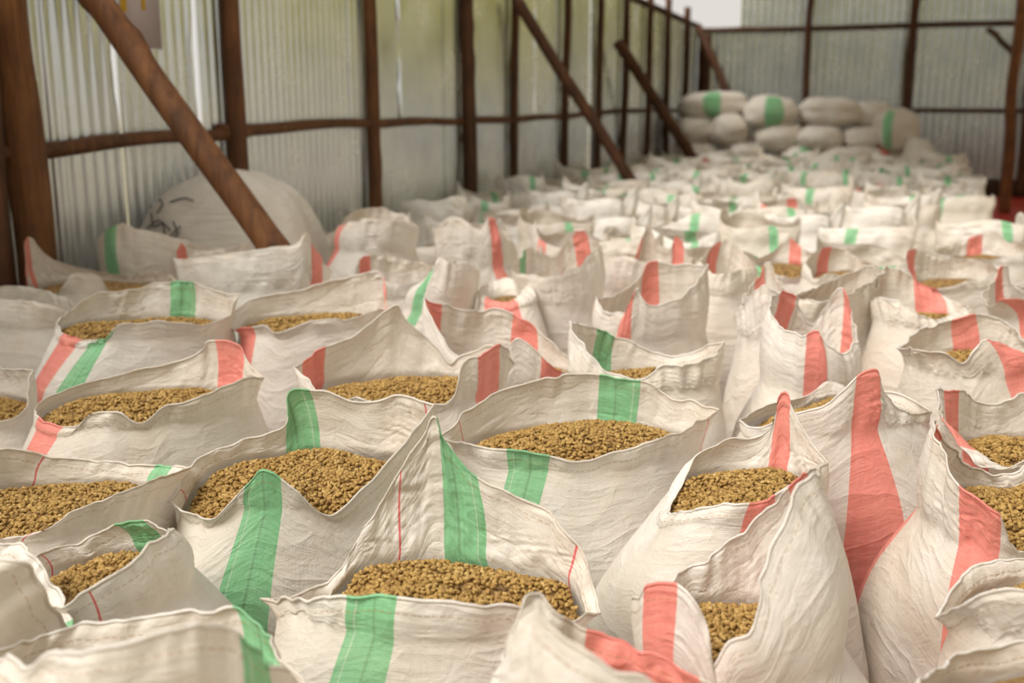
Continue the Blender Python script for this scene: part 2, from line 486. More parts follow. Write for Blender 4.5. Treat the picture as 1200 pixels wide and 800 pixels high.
# ---- notice on the long wall
pc = bq(4.42, .015, 2.05)
w_, h_ = .34, .40
paper = empty('wall_notice', pc); tag(paper, 'pale mauve paper notice with yellow marks pinned high on the left wall', 'notice')
x0, x1 = 4.30, 4.58
def wall_quad(name, s0, s1, z0, z1, q0, mat):
    pts = box_pts(bq(s0, q0, z0)-pc, bq(s1, q0, z0)-bq(s0, q0, z0), WN*.0015, (0, 0, z1-z0))
    return mesh_obj(name, pts, BOXF, mat, paper, smooth=False)
wall_quad('paper_sheet', 4.30, 4.60, 1.84, 2.28, .012, 'paper')
wall_quad('yellow_mark', 4.305, 4.35, 1.99, 2.2, .0145, 'paper_yellow')
wall_quad('yellow_mark', 4.46, 4.49, 2.01, 2.2, .0145, 'paper_yellow')

# ---- red tarpaulin on the floor
U_, V_ = 26, 26
gs_, gq_ = np.meshgrid(np.linspace(11.5, SEND-.15, U_), np.linspace(4.75, 9.5, V_))
P = gs_[..., None]*WU+(gq_-WALLD)[..., None]*WN
P[..., 2] = .012+.012*(fbm(np.stack([gs_*2.2, gq_*2.2, gs_*0], -1))+.8)
o = mesh_obj('red_tarpaulin', P.reshape(-1, 3), grid_faces(U_, V_, closed=False), 'tarp')
tag(o, 'red tarpaulin spread on the floor at the right beyond the sacks', 'tarpaulin')

# ---- added trees outside, out of view, for the iron walls to reflect
def tree(p, rx, rz, zc, seed, lab):
    root = empty('added_tree', (p[0], p[1], -.22))
    n, mrow = 36, 20
    th = np.linspace(0, 2*math.pi, n, endpoint=False); ph = np.linspace(.02, math.pi-.02, mrow)
    d = np.stack([np.sin(ph)[:, None]*np.cos(th)[None], np.sin(ph)[:, None]*np.sin(th)[None], np.cos(ph)[:, None]+0*th[None]], -1)
    rr = 1+.28*fbm(d*2.3+seed*3.1, 4)
    Pm = d*rr[..., None]*np.array([rx, rx, rz])
    Pm[..., 2] += zc
    mesh_obj('crown', Pm[::-1].reshape(-1, 3), grid_faces(n, mrow), 'leaf', root)
    pole('trunk', (0, 0, 0), (0, 0, zc), .16, .1, 'wood', seed=seed, wob=.05, parent=root, rings=10)
    return tag(root, lab, 'tree', 'added trees outside the shed')
tq = [(-12, -11), (-14, -1.5), (-14, 8), (-14, 17.5), (-12, 27)]+[(k_*9.0-4, 17) for k_ in range(5)]
tw = ['at the far left behind the camera', 'left behind the camera', 'straight behind the camera', 'right behind the camera', 'at the far right behind the camera']
tw += ['beyond the added right wall, '+w_+' from the camera' for w_ in ('first', 'second', 'third', 'fourth', 'fifth')]
for i, (ss, qq) in enumerate(tq):
    tree(bq(ss, qq), 3.5+.4*rs.rand(), 2.5+.4*rs.rand(), 8.6 if i < 5 else 4.6, i, 'added yellow-green tree outside '+tw[i])

# ------------------------------------------------------------------ sacks
HU, HV, HB = 160, 50, 22     # columns, rows, body rows (row HB-1 is the filling line)
def catmull(pts, n):
    pts = np.asarray(pts, float)
    d = np.linalg.norm(np.diff(pts, axis=0), axis=1); t = np.concatenate([[0], np.cumsum(d**.75)]); t /= t[-1]
    L = np.concatenate([[0], np.cumsum(d)]); L /= L[-1]
    ext = np.concatenate([[2*pts[0]-pts[1]], pts, [2*pts[-1]-pts[-2]]])
    # parameterise evenly by length
    ss = np.linspace(0, 1, n)
    out = []
    for s_ in ss:
        i = min(max(np.searchsorted(L, s_, side='right')-1, 0), len(pts)-2)
        f = (s_-L[i])/(L[i+1]-L[i]+1e-9)
        p0, p1, p2, p3 = ext[i], ext[i+1], ext[i+2], ext[i+3]
        out.append(.5*((2*p1)+(-p0+p2)*f+(2*p0-5*p1+4*p2-p3)*f*f+(-p0+3*p1-3*p2+p3)*f**3))
    return np.array(out)

def section(a, b, e, n_half):
    """left corner -> back -> right corner -> front, as (cx,cy) in the sack's own frame"""
    th = np.concatenate([math.pi*(1-np.arange(n_half)/n_half), -math.pi*np.arange(n_half)/n_half])
    c, s_ = np.cos(th), np.sin(th)
    return np.stack([a*np.sign(c)*np.abs(c)**(2/e), b*np.sign(s_)*np.abs(s_)**(2/e)], -1)

def sack_target(cx, cy, yaw, a, b, zf, rim, U, V, B, seed):
    """rim: (U,3) world loop in the column order of section()"""
    r = np.random.RandomState(seed)
    ex = np.array([math.cos(yaw), math.sin(yaw), 0]); ey = np.array([-math.sin(yaw), math.cos(yaw), 0])
    P = np.zeros((V, U, 3))
    zz = zf*(1-(1-np.linspace(0, 1, B))**1.7)
    sx = r.uniform(-.015, .015)
    for j in range(B):
        h = zz[j]/zf
        e = 3.4-1.0*h**3
        sc = .80+.20*min(1, h/.16)**.5
        sc *= 1+.09*math.sin(math.pi*min(1, h/1.05))
        sc *= 1-.19*max(0, (h-.62)/.38)**2
        c = section(a*sc, b*sc, e, U//2)
        P[j] = np.array([cx, cy, zz[j]])+c[:, :1]*ex+c[:, 1:]*ey
        # lumpy filling
        P[j] += (.018*math.sin(math.pi*h)*fbm(np.stack([c[:, 0]*5+seed, c[:, 1]*5, 0*c[:, 0]+zz[j]*5], -1), 2))[:, None]*((P[j]-[cx, cy, zz[j]])/a)
    # the upper body leans towards the rim above it, and the filling line dips where the rim is low
    sh = rim[:, :2]-P[B-1][:, :2]
    ls = np.linalg.norm(sh, axis=1, keepdims=True)
    sh = sh/(ls+1e-9)*np.minimum(ls*.75, .11)
    kern = np.array([1, 2, 3, 4, 3, 2, 1])/16
    def smooth_u(w, n=4):
        for _ in range(n):
            w = sum(kern[m]*np.roll(w, m-3, 0) for m in range(7))
        return w
    sh = smooth_u(sh)
    zn = smooth_u(np.clip(rim[:, 2]-.03, zf-.07, zf))
    for j in range(B):
        h = zz[j]/zf
        P[j, :, :2] += sh*h**3.5
        P[j, :, 2] *= 1-(1-zn/zf)*h**3
    N = P[B-1]; K = V-B
    D = rim-N
    Lr = np.linalg.norm(D, axis=1, keepdims=True)
    up = np.array([0, 0, 1.0])
    out = (N-np.array([cx, cy, zf])); out[:, 2] = 0; out /= np.linalg.norm(out, axis=1, keepdims=True)+1e-9
    ctrl = N+(up*.5+out*.10)*Lr
    for k in range(1, K+1):
        t = k/K
        P[B-1+k] = (1-t)**2*N+2*t*(1-t)*ctrl+t*t*rim
    for _ in range(6):                                   # no crease at the filling line
        Q = P.copy()
        Q[B-6:B+8] = .25*P[B-7:B+7]+.5*P[B-6:B+8]+.25*P[B-5:B+9]
        P = Q
    return P

def simulate(T, B, iters=110, amp=1.0, seed=0):
    """T (S,V,U,3): relax each sack as slightly over-long cloth so that it buckles into folds"""
    S, V, U, _ = T.shape
    r = np.random.RandomState(seed)
    T = T.astype(np.float32)
    du = np.roll(T, -1, 2)-np.roll(T, 1, 2); dv = np.gradient(T, axis=1)
    nrm = np.cross(du, dv); nrm /= np.linalg.norm(nrm, axis=-1, keepdims=True)+1e-9
    off = r.rand(S, 1, 1, 3)*40
    n_lo = vnoise(T*np.array([7, 7, 5])+off); n_hi = vnoise(T*np.array([17, 17, 11])+off)
    vrow = np.arange(V, dtype=np.float32)
    body = np.clip((B-1-vrow)/(B*.55), 0, 1)              # 1 low down, 0 at and above the filling line
    coll = np.clip((vrow-B+3)/5, 0, 1)
    P = T+nrm*((.004+.005*coll[None, :, None])*n_hi+.008*coll[None, :, None]*n_lo)[..., None]*amp
    exm = np.clip(.6+.9*n_lo, 0, 1.6)
    exh = (1+amp*(.010+.045*coll)[None, :, None]*exm)
    exv = (1+amp*(.040+.035*coll)[None, :, None]*exm)
    ln = lambda d: np.sqrt((d*d).sum(-1))
    rh = ln(np.roll(T, -1, 2)-T)*exh
    rv = ln(T[:, 1:]-T[:, :-1])*exv[:, 1:]
    colw = rh[:, B-1:B].mean(2, keepdims=True)            # cloth keeps the width it has at the filling line
    want = np.minimum(rh*1.28, np.maximum(rh, colw*.97))
    g_ = np.clip((vrow-B+1)/8, 0, 1)[None, :, None]*np.clip(ln(T[:, -1:]-T[:, B-1:B])/.10-.2, 0, 1)
    fac = 1+(want/rh-1)*g_*.9
    rh = rh*fac
    rh2 = ln(np.roll(T, -2, 2)-T)*np.roll(exh*fac, -1, 2)
    rv2 = ln(T[:, 2:]-T[:, :-2])*exv[:, 1:-1]
    rh4 = ln(np.roll(T, -4, 2)-T)*np.roll(exh*(1+(fac-1)*.8), -2, 2)
    da = ln(np.roll(T[:, 1:], -1, 2)-T[:, :-1])*exh[:, 1:]; db = ln(np.roll(T[:, :-1], -1, 2)-T[:, 1:])*exh[:, 1:]
    katt = .007+.25*body**2
    katt[-1] = .10; katt[-2] = .05; katt[-3] = .03
    katt = katt[None, :, None, None].astype(np.float32)
    lim = np.where(vrow < B+1, .004+.04*np.clip((vrow-B+10)/9, 0, 1)**2, 1.0)[None, :, None].astype(np.float32)
    for it in range(iters):
        d = np.roll(P, -1, 2)-P; l = ln(d); c = d*(.25*(l-rh)/(l+1e-9))[..., None]; P += c; P -= np.roll(c, 1, 2)
        d = P[:, 1:]-P[:, :-1]; l = ln(d); c = d*(.25*(l-rv)/(l+1e-9))[..., None]; P[:, :-1] += c; P[:, 1:] -= c
        d = np.roll(P[:, 1:], -1, 2)-P[:, :-1]; l = ln(d); c = d*(.08*(l-da)/(l+1e-9))[..., None]; P[:, :-1] += c; P[:, 1:] -= np.roll(c, 1, 2)
        d = np.roll(P[:, :-1], -1, 2)-P[:, 1:]; l = ln(d); c = d*(.08*(l-db)/(l+1e-9))[..., None]; P[:, 1:] += c; P[:, :-1] -= np.roll(c, 1, 2)
        d = np.roll(P, -2, 2)-P; l = ln(d); c = d*(.07*(l-rh2)/(l+1e-9))[..., None]; P += c; P -= np.roll(c, 2, 2)
        d = P[:, 2:]-P[:, :-2]; l = ln(d); c = d*(.07*(l-rv2)/(l+1e-9))[..., None]; P[:, :-2] += c; P[:, 2:] -= c
        d = np.roll(P, -4, 2)-P; l = ln(d); c = d*(.03*(l-rh4)/(l+1e-9))[..., None]; P += c; P -= np.roll(c, 4, 2)
        P += katt*(T-P)
        dn = ((P-T)*nrm).sum(-1)
        P += nrm*np.maximum(0, -dn-lim)[..., None]
        P[..., 2] -= .00003
    for _ in range(5):
        Q = P.copy(); Q[:, B-7:B+5] = .25*P[:, B-8:B+4]+.5*P[:, B-7:B+5]+.25*P[:, B-6:B+6]; P = Q
    P[:, 0, :, 2] = 0
    np.maximum(P[..., 2], 0, out=P[..., 2])
    return P

# low-poly bean: six-sided spindle with a flattened belly
_ang = np.arange(6)/6*2*math.pi
_bv = [(0, 0, -.5)]
for zc, rr in ((-.27, .82), (.27, .82)):
    for a_ in _ang: _bv.append((math.cos(a_)*.5*rr, math.sin(a_)*.5*rr*.72, zc))
_bv.append((0, 0, .5))
BV = np.array(_bv, dtype=np.float32)
_bf = [(0, 1+(i+1) % 6, 1+i) for i in range(6)]
for i in range(6):
    j = (i+1) % 6
    _bf += [(1+i, 1+j, 7+j), (1+i, 7+j, 7+i)]
_bf += [(7+i, 7+(i+1) % 6, 13) for i in range(6)]
BF = np.array(_bf, dtype=np.int32)

def rand_rot(n, r):
    q = r.normal(size=(n, 4)); q[:, 1:3] *= 1.0
    q /= np.linalg.norm(q, axis=1, keepdims=True)
    w, x, y, z = q.T
    return np.stack([np.stack([1-2*(y*y+z*z), 2*(x*y-z*w), 2*(x*z+y*w)], -1),
                     np.stack([2*(x*y+z*w), 1-2*(x*x+z*z), 2*(y*z-x*w)], -1),
                     np.stack([2*(x*z-y*w), 2*(y*z+x*w), 1-2*(x*x+y*y)], -1)], 1)

def heap_surface(ring, dome, seed, rings=12):
    """bed of beans spanning the filling ring (U,3)"""
    c = ring.mean(0)
    U = len(ring)
    t = np.linspace(1, 0, rings)
    P = c+(ring-c)[None]*t[:, None, None]*.955
    P[..., 2] -= .012*(t**6)[:, None]
    P[..., 2] += (dome*(1-t**2))[:, None]
    P[..., 2] += .010*fbm(np.stack([P[..., 0]*7+seed, P[..., 1]*7, 0*P[..., 0]], -1), 2)
    return P

def make_beans(P, root, base, seed, density, size=.0122):
    """P (rings,U,3) heap grid -> one part: a bed plus individually modelled loose beans"""
    r = np.random.RandomState(seed)
    R_, U, _ = P.shape
    f = grid_faces(U, R_)
    bed = P.copy(); bed[..., 2] -= .004
    V = bed.reshape(-1, 3)-base
    obj = mesh_obj('bean_bed', V, f, 'heap', root)
    obj['kind'] = 'stuff'
    if density <= 0: return obj
    a = P.reshape(-1, 3)
    q0, q1, q2, q3 = (a[f[:, i]] for i in range(4))
    ar = .5*np.linalg.norm(np.cross(q1-q0, q2-q0), axis=1)+.5*np.linalg.norm(np.cross(q2-q0, q3-q0), axis=1)
    n = int(ar.sum()*density)
    idx = np.searchsorted(np.cumsum(ar)/ar.sum(), r.rand(n)); idx = np.clip(idx, 0, len(f)-1)
    u, v = r.rand(2, n)[..., None]
    cpos = (q0[idx]*(1-u)+q1[idx]*u)*(1-v)+(q3[idx]*(1-u)+q2[idx]*u)*v
    cpos[:, 2] += r.uniform(-.004, .003, n)
    # spindles mostly lying down
    yaw = r.rand(n)*2*math.pi; pit = r.normal(0, .38, n); rol = r.rand(n)*6.28
    cy_, sy_ = np.cos(yaw), np.sin(yaw); cp_, sp_ = np.cos(pit), np.sin(pit)
    axis = np.stack([cy_*cp_, sy_*cp_, sp_], -1)
    side = np.stack([-sy_, cy_, 0*cy_], -1)
    upv = np.cross(axis, side)
    s2 = side*np.cos(rol)[:, None]+upv*np.sin(rol)[:, None]; u2 = np.cross(axis, s2)
    sc = size*r.uniform(.85, 1.15, n)
    bvx = BV*np.array([.76, .76, 1.0])
    W = (cpos[:, None]+sc[:, None, None]*(bvx[None, :, :1]*s2[:, None]+bvx[None, :, 1:2]*u2[:, None]+bvx[None, :, 2:]*axis[:, None]))
    verts = (W-base).reshape(-1, 3)
    faces = (BF[None]+(np.arange(n)*len(BV))[:, None, None]).reshape(-1, 3)
    tone = np.repeat(np.clip(r.beta(2.6, 2.2, n), 0, 1), len(BV))
    o = mesh_obj('coffee_beans', verts, faces, 'beans', root, attrs={'tone': tone})
    o['kind'] = 'stuff'
    return o

def stripe_cols(st, U):
    """stripes [(side,s0,s1,colour)] -> colour code per column"""
    code = ['cloth']*U; h = U//2
    for side, s0, s1, cc in st:
        m_ = (s0+s1)/2; w_ = min(s1-s0, .12) if s1-s0 < .34 else (s1-s0)*.62
        s0, s1 = m_-w_/2, m_+w_/2
        i0, i1 = int(round(s0*h)), max(int(round(s1*h)), int(round(s0*h))+1)
        for i in range(i0, i1):
            c = i if side == 'b' else (U-1-i)
            if 0 <= c < U: code[c] = cc
    return code

def cloth_parts(P, stripes, threads, root, base, hem=True):
    """split the cloth grid (V,U,3) into the white cloth and its coloured woven stripes"""
    V, U, _ = P.shape
    nrm = grid_normals(P).reshape(-1, 3)
    rimd = np.zeros((V, U))
    seg = np.linalg.norm(np.diff(P, axis=0), axis=-1)
    rimd[:-1] = np.cumsum(seg[::-1], 0)[::-1]
    rimd *= 1.0
    hl = np.linalg.norm(np.roll(P, -1, 1)-P, axis=-1)[V//2]
    uc = np.concatenate([[0], np.cumsum(hl)[:-1]]); per = hl.sum()
    # one extra column closes the UVs
    idx = np.arange(V*U).reshape(V, U)
    Pw = np.concatenate([P, P[:, :1]], 1)
    rw = np.concatenate([rimd, rimd[:, :1]], 1)
    nw = np.concatenate([nrm.reshape(V, U, 3), nrm.reshape(V, U, 3)[:, :1]], 1)
    uw = np.concatenate([uc, [per]])
    uvw = np.stack([np.broadcast_to(uw, (V, U+1)), -rw], -1)
    th = np.full(U+1, 9.0); h = U//2
    for side, s_ in threads:
        c = s_*h if side == 'b' else U-s_*h
        uu = np.interp(c, np.arange(U+1), uw)
        d = uw-uu+.2
        th = np.where(np.abs(uw-uu) < np.abs(th-.2), d, th)
    thw = np.broadcast_to(th, (V, U+1))
    code = stripe_cols(stripes, U)
    runs = []; i = 0
    while i < U:
        j = i
        while j < U and code[j] == code[i]: j += 1
        runs.append((code[i], i, j)); i = j
    objs = []
    whites = [rn for rn in runs if rn[0] == 'cloth']
    def emit(name, rlist, mat):
        vs_, fs_, ns_, us_, rr_, tt_, ac_ = [], [], [], [], [], [], []
        off = 0
        for _, i0, i1 in rlist:
            n = i1-i0+1
            sl = slice(i0, i1+1)
            vs_.append((Pw[:, sl]-base).reshape(-1, 3)); ns_.append(nw[:, sl].reshape(-1, 3))
            us_.append(uvw[:, sl].reshape(-1, 2)); rr_.append(rw[:, sl].ravel()); tt_.append(thw[:, sl].ravel())
            ac_.append(np.tile(np.linspace(0, 1, n) if mat != 'cloth' else np.full(n, 9.0), V))
            fs_.append(grid_faces(n, V, closed=False)+off); off += n*V
        return mesh_obj(name, np.concatenate(vs_), np.concatenate(fs_), mat, root, normals=np.concatenate(ns_),
                        uvs=np.concatenate(us_), attrs={'rim_distance': np.concatenate(rr_), 'thread_distance': np.concatenate(tt_), 'across': np.concatenate(ac_)})
    objs.append(emit('sack_cloth', whites, 'cloth'))
    for rn in runs:
        if rn[0] != 'cloth':
            o = emit('woven_stripe', [rn], rn[0])
            o['label'] = 'green woven stripe' if rn[0] == 'g' else 'coral red woven stripe'
            objs.append(o)
    if hem:
        rim = P[-1]; t = np.roll(rim, -1, 0)-np.roll(rim, 1, 0); t /= np.linalg.norm(t, axis=1, keepdims=True)+1e-9
        dn = P[-2]-P[-1]; dn /= np.linalg.norm(dn, axis=1, keepdims=True)+1e-9
        sd = np.cross(t, dn); sd /= np.linalg.norm(sd, axis=1, keepdims=True)+1e-9
        k = 5; hv = []
        for a_ in range(k):
            an = a_/k*2*math.pi
            hv.append(rim+dn*(.002+.0035*math.cos(an))+sd*.0016*math.sin(an))
        hv = np.stack(hv, 0)             # (k,U,3)
        vv = (hv-base).reshape(-1, 3)
        i = np.arange(U); j = (i+1) % U
        ff = np.concatenate([np.stack([a_*U+i, a_*U+j, ((a_+1) % k)*U+j, ((a_+1) % k)*U+i], 1) for a_ in range(k)])
        uvh = np.stack([np.tile(uc, k), np.repeat(np.arange(k)*.003, U)], -1)
        groups = {}
        for ci, cc in enumerate(code): groups.setdefault(cc, []).append(ci)
        o = mesh_obj('hem', vv, ff, 'cloth', root, uvs=uvh, attrs={'rim_distance': np.full(len(vv), 1.0), 'thread_distance': np.full(len(vv), 9.0)})
        mats = {'cloth': 0}
        for cc in groups:
            if cc != 'cloth': mats[cc] = len(o.data.materials); o.data.materials.append(M[cc])
        mi = np.array([mats[c] for c in code], dtype=np.int32)
        if len(o.data.polygons) == k*U:
            o.data.polygons.foreach_set('material_index', np.tile(mi, k))
    return objs

H = []
def sack(Y0, px0, a, b, yaw, fp, L, Rr, back, front, st, label, th=(), dome=.03, tilt=None):
    H.append(dict(Y0=Y0, px0=px0, a=a, b=b, yaw=R(yaw), fp=fp, L=L, R=Rr, back=back, front=front, st=st, label=label, th=th, dome=dome))
# ---- every near sack: depth, centre, half sizes, turn, filling level, rim outline, stripes
sack(2.35, 685, .31, .225, 6, 508, (516, 512), (842, 482),
     [(560, 472), (610, 450), (655, 440), (700, 441), (755, 447), (790, 468), (815, 470)],
     [(560, 521), (605, 526), (650, 535), (692, 541), (730, 528), (780, 512)],
     [('f', .26, .40, 'g'), ('b', .56, .71, 'g')], 'wide open sack of beans in the centre with green stripes front and back', [('f', .95), ('b', .1)], .045)
sack(2.12, 352, .29, .215, 10, 548, (196, 592), (507, 476),
     [(228, 540), (280, 518), (331, 500), (338, 458), (375, 458), (420, 470), (470, 463)],
     [(245, 606), (275, 580), (300, 553), (320, 551), (345, 572), (388, 602), (435, 562), (475, 515)],
     [('f', .30, .47, 'g'), ('b', .44, .58, 'g')], 'open sack of beans whose front rises to a peak with a broad green stripe', [('b', .06), ('b', .96)])
sack(1.62, 505, .26, .185, -3, 682, (308, 703), (702, 716),
     [(380, 690), (435, 605), (485, 525), (508, 490), (525, 522), (560, 556), (600, 580), (645, 603), (680, 650), (697, 690)],
     [(360, 700), (430, 700), (500, 700), (560, 706), (615, 712), (660, 728)],
     [('f', .30, .47, 'g'), ('b', .53, .65, 'g')], 'nearest centre sack of beans with tall pointed back and flat front lip', [('b', .86), ('b', .4)], .03)
sack(1.68, 155, .26, .19, 12, 676, (2, 668), (204, 620),
     [(30, 655), (75, 640), (112, 625), (140, 611), (170, 611), (192, 618)],
     [(30, 690), (65, 712), (95, 696), (135, 668), (172, 640), (190, 626)],
     [('b', .52, .8, 'g')], 'low sack of beans at the lower left with a pinched corner and red threads', [('f', .5), ('b', .3)], .02)
sack(2.1, 70, .30, .215, 12, 582, (-60, 600), (224, 547),
     [(-10, 530), (60, 534), (130, 541), (180, 544)],
     [(-20, 632), (45, 625), (75, 605), (110, 588), (170, 566)],
     [('b', .68, .98, 'g')], 'sack of beans cut by the left edge, green fold on its back rim', [('b', .42), ('f', .45)])
sack(2.58, 172, .31, .21, 14, 466, (38, 480), (309, 443),
     [(60, 462), (120, 443), (200, 425), (236, 410), (246, 399), (275, 402), (292, 425)],
     [(55, 495), (90, 497), (108, 484), (140, 482), (165, 495), (195, 476), (240, 462), (290, 442)],
     [('f', .07, .2, 'r'), ('b', .72, .86, 'r')], 'dusty open sack heaped with beans and a red tip at its right back corner')
sack(2.85, -28, .26, .2, 8, 470, (-110, 470), (38, 432),
     [(-60, 432), (-10, 430)], [(-70, 488), (0, 492), (28, 478)],
     [('b', .2, .4, 'g')], 'sack of beans cut off by the left edge beside the dusty heaped sack')
sack(3.28, 172, .32, .215, 10, 378, (68, 378), (280, 345),
     [(85, 362), (110, 346), (160, 338), (197, 330), (228, 332), (260, 343)],
     [(80, 392), (100, 397), (130, 396), (142, 380), (200, 377), (240, 380), (265, 370)],
     [('b', .55, .72, 'g'), ('f', .26, .40, 'g'), ('f', .06, .25, 'r')], 'open sack of beans at the left with red and green bands on its front', (), .02)
sack(3.36, 364, .28, .215, 5, 372, (268, 378), (453, 362),
     [(290, 352), (340, 342), (400, 326), (440, 318), (450, 330)],
     [(275, 385), (308, 381), (325, 389), (370, 375), (410, 372), (440, 362)],
     [('f', .04, .26, 'r'), ('b', .82, .97, 'r')], 'open sack of beans with a long coral stripe down its left front', (), .025)
sack(2.76, 458, .29, .21, 8, 450, (345, 430), (600, 425),
     [(370, 412), (410, 395), (458, 358), (475, 372), (510, 405), (527, 426), (545, 416), (575, 405)],
     [(385, 462), (430, 468), (490, 474), (525, 470), (546, 425), (562, 417), (590, 405)],
     [('b', .05, .17, 'r'), ('f', .70, .92, 'r')], 'open sack of beans with a square coral flap standing at its right', (), .02)
sack(3.18, 602, .26, .2, -14, 432, (495, 351), (690, 442),
     [(525, 356), (560, 366), (585, 362), (610, 374), (645, 400), (672, 424)],
     [(507, 368), (525, 405), (545, 420), (580, 424), (605, 396), (635, 418), (660, 434)],
     [('b', .0, .12, 'r'), ('b', .45, .62, 'r'), ('f', .62, .92, 'r')], 'sagging sack behind the centre one with a coral band folded across its collar')
sack(2.93, 768, .28, .19, 0, 438, (668, 378), (850, 400),
     [(695, 384), (720, 394), (745, 402), (770, 412), (800, 416), (830, 406)],
     [(690, 412), (718, 438), (750, 441), (775, 428), (800, 428), (832, 418)],
     [('b', .16, .42, 'g')], 'crumpled sack behind the centre one with a green band inside its collar')
sack(3.5, 788, .30, .215, 5, 382, (698, 350), (829, 311),
     [(722, 346), (748, 328), (760, 307), (790, 309), (815, 311)],
     [(712, 366), (733, 364), (746, 338), (756, 353), (772, 357), (797, 348), (817, 330)],
     [('b', .45, .66, 'r'), ('f', .24, .38, 'r')], 'large upright sack with a coral stripe at its front peak and another inside')
sack(4.1, 652, .215, .21, 0, 350, (600, 313), (703, 286),
     [(620, 290), (645, 300), (672, 277), (692, 276)], [(610, 321), (645, 323), (672, 315), (690, 302)],
     [('b', .62, .86, 'r'), ('b', .08, .26, 'g')], 'tall narrow plain-fronted sack with a coral patch at its right inner corner')
sack(4.45, 757, .24, .2, 0, 334, (708, 300), (816, 300),
     [(745, 296), (758, 264), (770, 282), (784, 290), (795, 277), (808, 300)], [(722, 301), (745, 302), (780, 315), (802, 312)],
     [('b', .25, .45, 'r'), ('b', .66, .84, 'r')], 'sack with two upright coral tips behind the large upright sack')
sack(2.98, 932, .26, .21, -6, 436, (902, 352), (1004, 400),
     [(918, 342), (935, 352), (950, 378), (963, 368), (973, 347), (988, 340), (998, 368)],
     [(905, 372), (922, 386), (940, 392), (958, 388), (972, 404), (988, 414)],
     [('b', .14, .30, 'r'), ('b', .62, .84, 'r'), ('f', .40, .62, 'r')], 'sack with a twisted collar and three coral stripes right of the large upright sack')
sack(2.42, 988, .29, .215, 5, 472, (866, 492), (1092, 482),
     [(900, 474), (945, 463), (968, 448), (985, 452), (1005, 462), (1040, 458), (1070, 468)],
     [(890, 500), (930, 484), (965, 474), (990, 455), (1008, 437), (1028, 434), (1036, 460), (1062, 482)],
     [('f', .47, .56, 'r')], 'full sack whose front corner stands up in a wide coral stripe')
sack(1.98, 872, .25, .185, 3, 566, (783, 602), (968, 540),
     [(795, 578), (820, 535), (850, 515), (880, 513), (902, 502), (912, 468), (924, 463), (938, 496), (955, 525)],
     [(820, 597), (860, 590), (900, 583), (930, 568), (950, 555)],
     [('b', .56, .80, 'r'), ('f', .42, .62, 'r')], 'open sack of beans with a coral stripe up its tall back corner')
sack(1.56, 938, .265, .2, 6, 740, (745, 702), (962, 551),
     [(785, 682), (830, 652), (880, 615), (920, 576), (945, 550)],
     [(768, 682), (805, 690), (828, 726), (836, 782), (858, 750), (882, 738), (893, 690), (912, 615), (936, 574)],
     [('f', .03, .28, 'r'), ('b', .76, .88, 'r')], 'near sack with a tall white peak and a coral fold curling over its left lip', (), .02)
sack(1.94, 1165, .27, .205, 4, 588, (1092, 492), (1280, 560),
     [(1105, 508), (1135, 545), (1175, 556), (1225, 540)],
     [(1102, 525), (1122, 566), (1150, 588), (1176, 612), (1195, 645), (1230, 640)],
     [('f', .25, .37, 'r'), ('b', .08, .22, 'r')], 'full sack at the right edge with a coral band running down its front')
sack(2.45, 1195, .27, .2, 5, 520, (1097, 457), (1290, 480),
     [(1130, 458), (1152, 474), (1200, 462), (1250, 465)], [(1106, 492), (1132, 530), (1165, 548), (1210, 535), (1260, 510)],
     [('b', .05, .26, 'r'), ('f', .08, .3, 'r')], 'sack at the right edge with two coral bands on its left corner')
sack(1.56, 1215, .28, .195, 2, 694, (1096, 722), (1335, 700),
     [(1130, 672), (1165, 656), (1210, 655), (1270, 665)], [(1130, 706), (1160, 692), (1200, 692), (1265, 710)],
     [], 'plain sack of beans at the lower right edge', (), .02)
sack(1.16, 1190, .27, .17, 3, 815, (1072, 802), (1330, 785),
     [(1110, 776), (1160, 756), (1220, 750), (1280, 760)], [(1110, 815), (1180, 835), (1260, 830)],
     [], 'pale sack rim in the lower right corner')
sack(1.14, 725, .24, .16, -8, 835, (578, 802), (885, 830),
     [(600, 742), (622, 697), (655, 718), (700, 742), (760, 768), (825, 795)],
     [(588, 775), (606, 735), (622, 706), (660, 742), (715, 775), (790, 815)],
     [('b', .36, .86, 'r')], 'folded sack collar at the bottom edge with a coral band and a white tip')
sack(1.2, 130, .30, .19, 3, 815, (-40, 775), (352, 802),
     [(40, 746), (120, 727), (200, 716), (268, 713), (312, 742)], [(20, 775), (110, 756), (200, 742), (262, 735), (305, 775)],
     [('b', .66, .86, 'g'), ('f', .68, .84, 'g')], 'closed pale sack at the lower left with a green corner')
sack(1.5, -10, .25, .2, -10, 720, (-150, 690), (90, 752),
     [(-60, 655), (0, 637), (40, 648), (72, 700)], [(-70, 690), (-5, 652), (38, 662), (68, 712)],
     [('b', .9, 1.0, 'g')], 'smooth bulging sack cut by the lower left edge')
sack(2.96, 1140, .29, .215, 4, 417, (1052, 408), (1222, 420),
     [(1075, 386), (1105, 377), (1150, 368), (1185, 384)], [(1072, 408), (1105, 414), (1130, 424), (1150, 401), (1195, 408)],
     [('b', .42, .64, 'r'), ('f', .45, .66, 'r')], 'rounded sack at the right, coral stripes either side of its slit of beans')
sack(3.55, 1070, .27, .21, 0, 366, (1022, 352), (1136, 358),
     [(1034, 318), (1050, 314), (1075, 329), (1100, 344), (1122, 354)], [(1032, 348), (1055, 354), (1077, 368), (1104, 373)],
     [('b', .46, .80, 'r')], 'sack with a hunched white corner and coral inner band behind the rounded sack')
